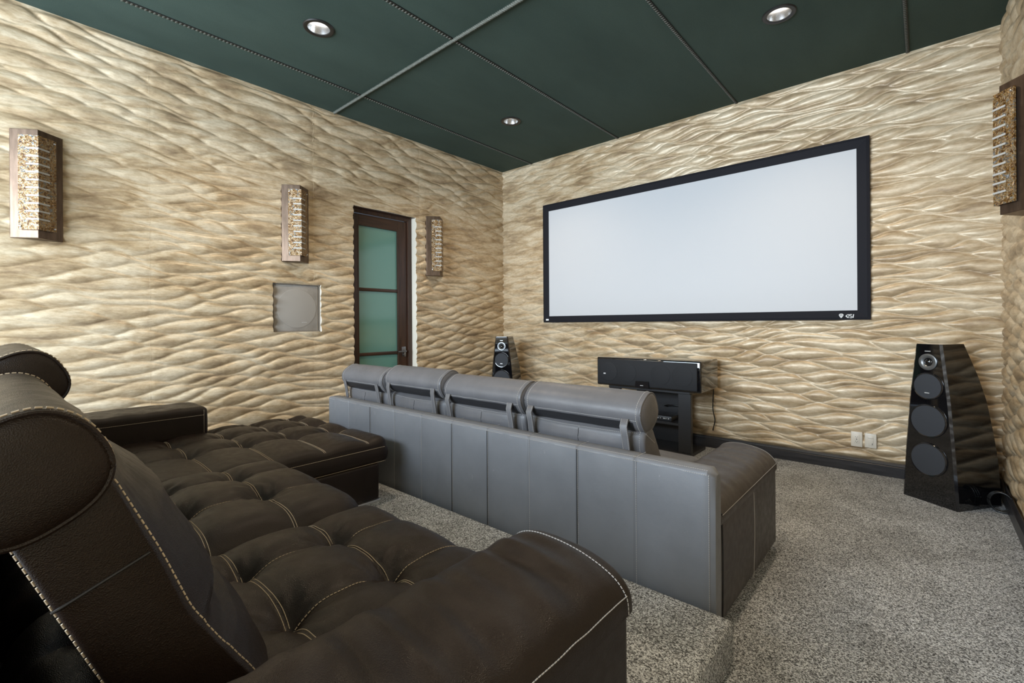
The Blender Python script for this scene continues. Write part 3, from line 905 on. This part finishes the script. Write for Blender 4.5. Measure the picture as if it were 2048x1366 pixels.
mb.rings(rings); bpn = mb.build('back_panel', M['leather_back'], fs, .8)
mb = MB()
for k, s in enumerate(seams_x):
    off = .006
    mb.stitches([(s+off, FY+.001, z) for z in np.linspace(.04, .628, 40)], .0095, .0062, .0010)
    mb.stitches([(s+off, FY-.001+.02+q, .6475) for q in np.linspace(0, .075, 8)], .0095, .0062, .0009)
for z_, y_ in ((.6315, FY-.0012), (.6462, FY+.010)):
    mb.stitches([(x, y_, z_) for x in np.linspace(FX0+.03, FX1-.01, 60)], .0085, .0058, .0009)
mb.stitches([(FX1-.008, FY+.001, z) for z in np.linspace(.03, .63, 40)], .0085, .0058, .0010)
mb.build('stitching', M['thread_pale'], bpn)
mb = MB()
for k in (1, 4, 5, 7): mb.tube([(seams_x[k], FY+.0015, .035), (seams_x[k], FY+.001, .63)], .0016, 5)
mb.build('seam_groove', M['black_gap'], bpn)
# base and seats (hidden from the photograph's side)
mb = MB(); mb.box(FX0+.01, FX1-.30, FY+.10, FY+.93, .04, .28, .02, 2); mb.build('base', M['leather_front'], fs, .7)
UX = [-3.475, -2.893, -2.262, -1.612, -.925]
for k in range(4):
    pad('seat_cushion', M['leather_front'], fs, UX[k]+.004, UX[k+1]-.004, FY+.22, FY+.98, .27, .43, .07, .02, None, .04, .008, k)
fprof = [(.33, .34, 0), (.205, .56, -.3), (.175, .635, -.6), (.172, .700, -.5), (.215, .728, 0), (.255, .725, .6), (.33, .60, 1), (.395, .49, 1), (.45, .40, .6), (.45, .34, .3)]
HR = [(.205, .792, .0), (.215, .812, .02), (.225, .790, 0), (.232, .790, .0)]
for k in range(4):
    a, b = UX[k]+.008, UX[k+1]-.010
    if k == 3: b -= .0
    br, ring, P = backrest(fs, M['leather_front'], a, b, FY, 0, fprof, M['thread_pale'], .05)
    mb = MB()
    for x in (a+.024, b-.022): 
        r_ = ring(x, 1.006)[0:24]; mb.stitches(r_, .0095, .006, .0011)
    x = (a+b)/2; r_ = ring(x, 1.003)[0:19]; mb.stitches(r_, .0095, .006, .0007)
    mb.stitches([ring(x, 1.004)[18] for x in np.linspace(a+.03, b-.03, 20)], .0095, .006, .0009)
    for q in (.0,):
        r_ = ring(b, .97)
        mb.stitches([(b+.001,)+tuple(p[1:]) for p in (r_[18], Vector(r_[18])*.3+Vector(r_[30])*.7)], .009, .006, .001)
    mb.build('stitching', M['thread_pale'], br)
    mb = MB(); mb.tube([(x_ , p[1]-.0005, p[2]) for x_, p in (((a+b)/2, q) for q in ring((a+b)/2, 1.001)[1:18])], .0013, 5); mb.build('seam_groove', M['black_gap'], br)
    cy, cz, _ = HR[k]
    ha, hb = a + .004, b - .004
    h, hring = headrest(fs, M['leather_front'], ha, hb, FY+cy, cz, .092, .084, .55, M['thread_pale'])
    # hem along the lower rear of the roll, with a dark strip painting in the shade under it
    hp = hring((ha+hb)/2, 1.0); i0 = min(range(64), key=lambda i: abs(hp[i][2]-(cz-.030)) + (9 if hp[i][1] > FY+cy else 0))
    mb = MB(); mb.stitches([hring(x, 1.01)[i0] for x in np.linspace(ha+.02, hb-.02, 16)], .0085, .0058, .0010); mb.build('stitching', M['thread_pale'], h)
    mb = MB(); mb.rings([[hring(x, 1.022)[i] for i in range(i0+1, i0+12)] for x in np.linspace(ha+.040, hb-.040, 16)], False, False, closed=False); mb.build('roll_shade', M['roll_shade'], h, 1)
    yb = hp[i0][1]
    cover_strips(h, M['leather_front'], ha+.025, hb-.055, [(yb-.008, hp[i0][2]+.006), (FY+.112, hp[i0][2]-.025), (FY+.120, .69), (FY+.126, .63), (FY+.15, .55)])
# right armrest: side panel and puffed leather pad
AX0, AX1 = FX1-.285, FX1
mb = MB(); mb.box(AX0+.01, AX1+.001, FY+.095, FY+1.015, .03, .47, .02, 3); sp_ = mb.build('arm_panel', M['leather_arm'], fs, .7)
mb = MB(); mb.tube([(AX1+.001, FY+.565+.02*math.sin(q*3), .03+.42*q) for q in np.linspace(0, 1, 12)], .0022, 5); mb.build('seam_groove', M['thread_pale'], sp_)
mb = MB(); mb.tube([(AX1+.001, FY+.112+.012*math.sin(q*PI), .03+.43*q) for q in np.linspace(0, 1, 12)], .005, 6); mb.build('side_gap_shade', M['black_gap'], sp_)  # black tube standing in for the shade between back panel and arm
def arm_loft(par, m, prof, y0, y1, seed, thread, fold=.004, rc=.022, seam_i=None):
    """leather arm pad: (x,z) profile swept along y, puffed front end; prof runs over the top from inner to outer bottom"""
    P = []
    n = len(prof)
    for i in range(n):      # Catmull-Rom refinement of the open profile
        p0, p1, p2, p3 = prof[max(i-1, 0)], prof[i], prof[min(i+1, n-1)], prof[min(i+2, n-1)]
        if i == n-1: P.append(p1); break
        for k in range(6):
            t_ = k/6
            P.append(tuple(.5*(2*p1[q] + (p2[q]-p0[q])*t_ + (2*p0[q]-5*p1[q]+4*p2[q]-p3[q])*t_**2 + (3*p1[q]-p0[q]-3*p2[q]+p3[q])*t_**3) for q in (0, 1)))
    cx_ = sum(p[0] for p in P)/len(P); zb = min(p[1] for p in P); ztp = max(p[1] for p in P)
    def ring(y, k=1.0, kz=None):
        kz = k if kz is None else kz
        out = []
        for x, z in P:
            h = (z-zb)/(ztp-zb)
            f = fold*h**3*(math.sin(55*(y) + 9*x + 4*nz3(x, y, seed, 5))*.35*(.5+nz3(x*.6, y*1.5, seed, 6)) + 1.3*nz3(x*.5, y*2.2, seed+3, 9))
            out.append((cx_ + (x-cx_)*k, y, zb + (z-zb)*kz + f))
        return out
    rings = [ring(y0)]
    for y in np.linspace(y0+.01, y1-rc, int((y1-y0)/.012)): rings.append(ring(y))
    for t_ in (.3, .55, .75, .9, .98):
        rings.append(ring(y1-rc + rc*t_, 1-.06*(1-math.sqrt(1-t_*t_)), 1-.10*(1-math.sqrt(1-t_*t_))))
    rings.append(ring(y1+.004, .80, .80)); rings.append(ring(y1+.006, .4, .4))
    mb = MB(); mb.rings(rings); o = mb.build('armrest', m, par, 1.0)
    mb = MB(); mb.stitches([(p[0]+.0012*(p[0] > cx_), p[1], p[2]+.0012) for p in ring(y1-rc-.004)[6:]], .0085, .0062, .0011); mb.build('stitching', thread, o)
    if seam_i is not None:
        mb = MB(); mb.stitches([(r_[seam_i*6][0]+.0013, r_[seam_i*6][1], r_[seam_i*6][2]) for r_ in (ring(y) for y in np.linspace(y0+.02, y1-rc, 70))], .0085, .0062, .0011); mb.build('stitching', thread, o)
    return o
arm_loft(fs, M['leather_arm'], [(AX0, .40), (AX0-.004, .455), (AX0+.012, .500), (AX0+.06, .520), (AX0+.15, .522), (AX0+.22, .512), (AX1-.022, .488), (AX1+.004, .452), (AX1+.006, .42)], FY+.095, FY+1.03, 3, M['thread_pale'], .007, .03, 7)

# ---------- rear sofa with chaise, on the riser ----------
BX1, BY, BZ = -.49, -.107, RISER
rs = thing('chaise_sofa', 'dark brown tufted leather sofa with a chaise, on the raised rear platform', 'sofa', (-1.9, .5, BZ))
Ld = M['leather']; Th = M['thread']
mb = MB(); mb.box(-3.72, BX1+.03, BY, BY+.10, BZ+.03, BZ+.645, .02, 3); fr_ = mb.build('back_panel', Ld, rs, .7)
# bases
mb = MB(); mb.box(-2.44, -.80, BY+.1, .90, BZ+.04, BZ+.25, .015, 2); mb.build('base', Ld, rs, .7)
mb = MB(); mb.box(-3.58, -2.45, BY+.1, 1.574, BZ+.012, BZ+.222, .015, 3); cb = mb.build('chaise_base', Ld, rs, .7)
mb = MB(); mb.box(-2.470, -2.430, 1.05, 1.572, BZ+.001, BZ+.017); mb.build('foot_rail', M['chrome'], rs, bev=.003)
mb = MB()
mb.box(-2.30, -.95, .84, .86, BZ, BZ+.04); mb.box(-3.5, -3.48, .2, 1.5, BZ, BZ+.014); mb.box(-2.3, -.95, .1, .12, BZ, BZ+.04)
mb.build('foot_rail', M['chrome'], rs)
# chaise seat
cx = [-3.505, -3.20, -2.905]; cyn = [.45, .715, .985, 1.25, 1.515]
ch, czt = pad('chaise_cushion', Ld, rs, -3.62, -2.462, .08, 1.655, BZ+.224, .520, .055, .028, tuft(cx, cyn, 0, 0, 0, 0, .046, .055), .012, .012, 5)
for yy in cyn: seam(ch, czt, [(x, yy) for x in np.linspace(-3.60, -2.475, 120)], 'dbl', Th)
for xx in cx: seam(ch, czt, [(xx, y) for y in np.linspace(.3, 1.64, 140)], 'dash', Th)
mb = MB()
mb.stitches([(-2.4500, y, .463) for y in np.linspace(.9, 1.61, 60)], .0095, .0065, .0011)
mb.build('stitching', Th, ch); mb = MB()
mb.stitches([(-2.4570, y, .376) for y in np.linspace(.9, 1.62, 60)], .0095, .0075, .0011)
mb.build('stitching', Th, ch)
# two tufted seats
yn = [.19, .453, .715]
for x0, x1, xn in ((-2.458, -1.604, [-2.215, -1.915]), (-1.598, -.765, [-1.352, -1.065])):
    c_, zt = pad('seat_cushion', Ld, rs, x0, x1, .02, 1.0, BZ+.15, .553, .115, .034, tuft(xn, yn, 0, 0, 0, 0, .042, .055), .011, .010, int(-x0*10))
    for yy in yn: seam(c_, zt, [(x, yy) for x in np.linspace(x0+.015, x1-.015, 100)], 'dbl', Th)
    for xx in xn: seam(c_, zt, [(xx, y) for y in np.linspace(.1, .985, 110)], 'dash', Th)
# armrests
mb = MB(); mb.box(-.755, -.4625, BY+.09, .892, BZ+.03, .64, .02, 3); apn = mb.build('arm_panel', Ld, rs, .7)
arm_loft(rs, Ld, [(-.772, .56), (-.776, .625), (-.764, .675), (-.72, .702), (-.64, .706), (-.56, .696), (-.495, .672), (-.462, .638), (-.456, .60)], BY+.09, .905, 2, M['thread_pale'], .011, .028, 7)
mb = MB(); mb.box(-3.71, -3.41, BY+.09, .93, BZ+.03, .60, .02, 3); mb.build('arm_panel', Ld, rs, .7)
la, lzt = pad('armrest', Ld, rs, -3.74, -3.40, BY+.09, .95, .50, .690, .030, .004, lambda x, y: .006*nz3(x, y, 8, 12), .014, .002, 8, .003)
mb = MB()
mb.stitches([(-3.3975, y, .640) for y in np.linspace(.1, .925, 50)], .0085, .0062, .0010)
mb.build('stitching', Th, la); mb = MB()
mb.stitches([(-3.3985, .925, z) for z in np.linspace(.52, .675, 12)], .0085, .0062, .0010)
mb.build('stitching', Th, la)
# backrests and headrests
bprof = [(.31, .28, 0), (.215, .56, 0), (.11, .82, 0), (.195, .865, 0), (.228, .84, .5), (.272, .72, 1.1), (.325, .60, 1.2), (.350, .555, .75), (.385, .50, 1), (.445, .40, .8), (.46, .28, .3)]
for k, (a, b, hy, hz) in enumerate(((-1.585, -.850, .141, .861), (-2.455, -1.66, .172, .908), (-3.39, -2.48, .16, .86))):
    br, ring, P = backrest(rs, Ld, a, b, BY, BZ, bprof, Th, .06)
    for x in (b-.012, a+.012):
        r_ = ring(x, 1.004)
        mb = MB(); mb.stitches(r_[20:50], .0105, .0072, .0014); mb.build('stitching', Th, br)
        mb = MB(); mb.stitches(r_[0:12], .0105, .0072, .0014); mb.build('stitching', Th, br)
    if k == 0:
        mb = MB(); r_ = ring(b, .93)
        mb.tube([(b+.0012, .058 + .104*q, .828 + .042*q) for q in np.linspace(0, 1, 8)], .0020, 6); mb.build('seam_groove', M['black_gap'], br)
    headrest(rs, Ld, a+.012, b+.012, BY+hy, BZ+hz, .085, .078, .5, Th, .0015, 96, .02)
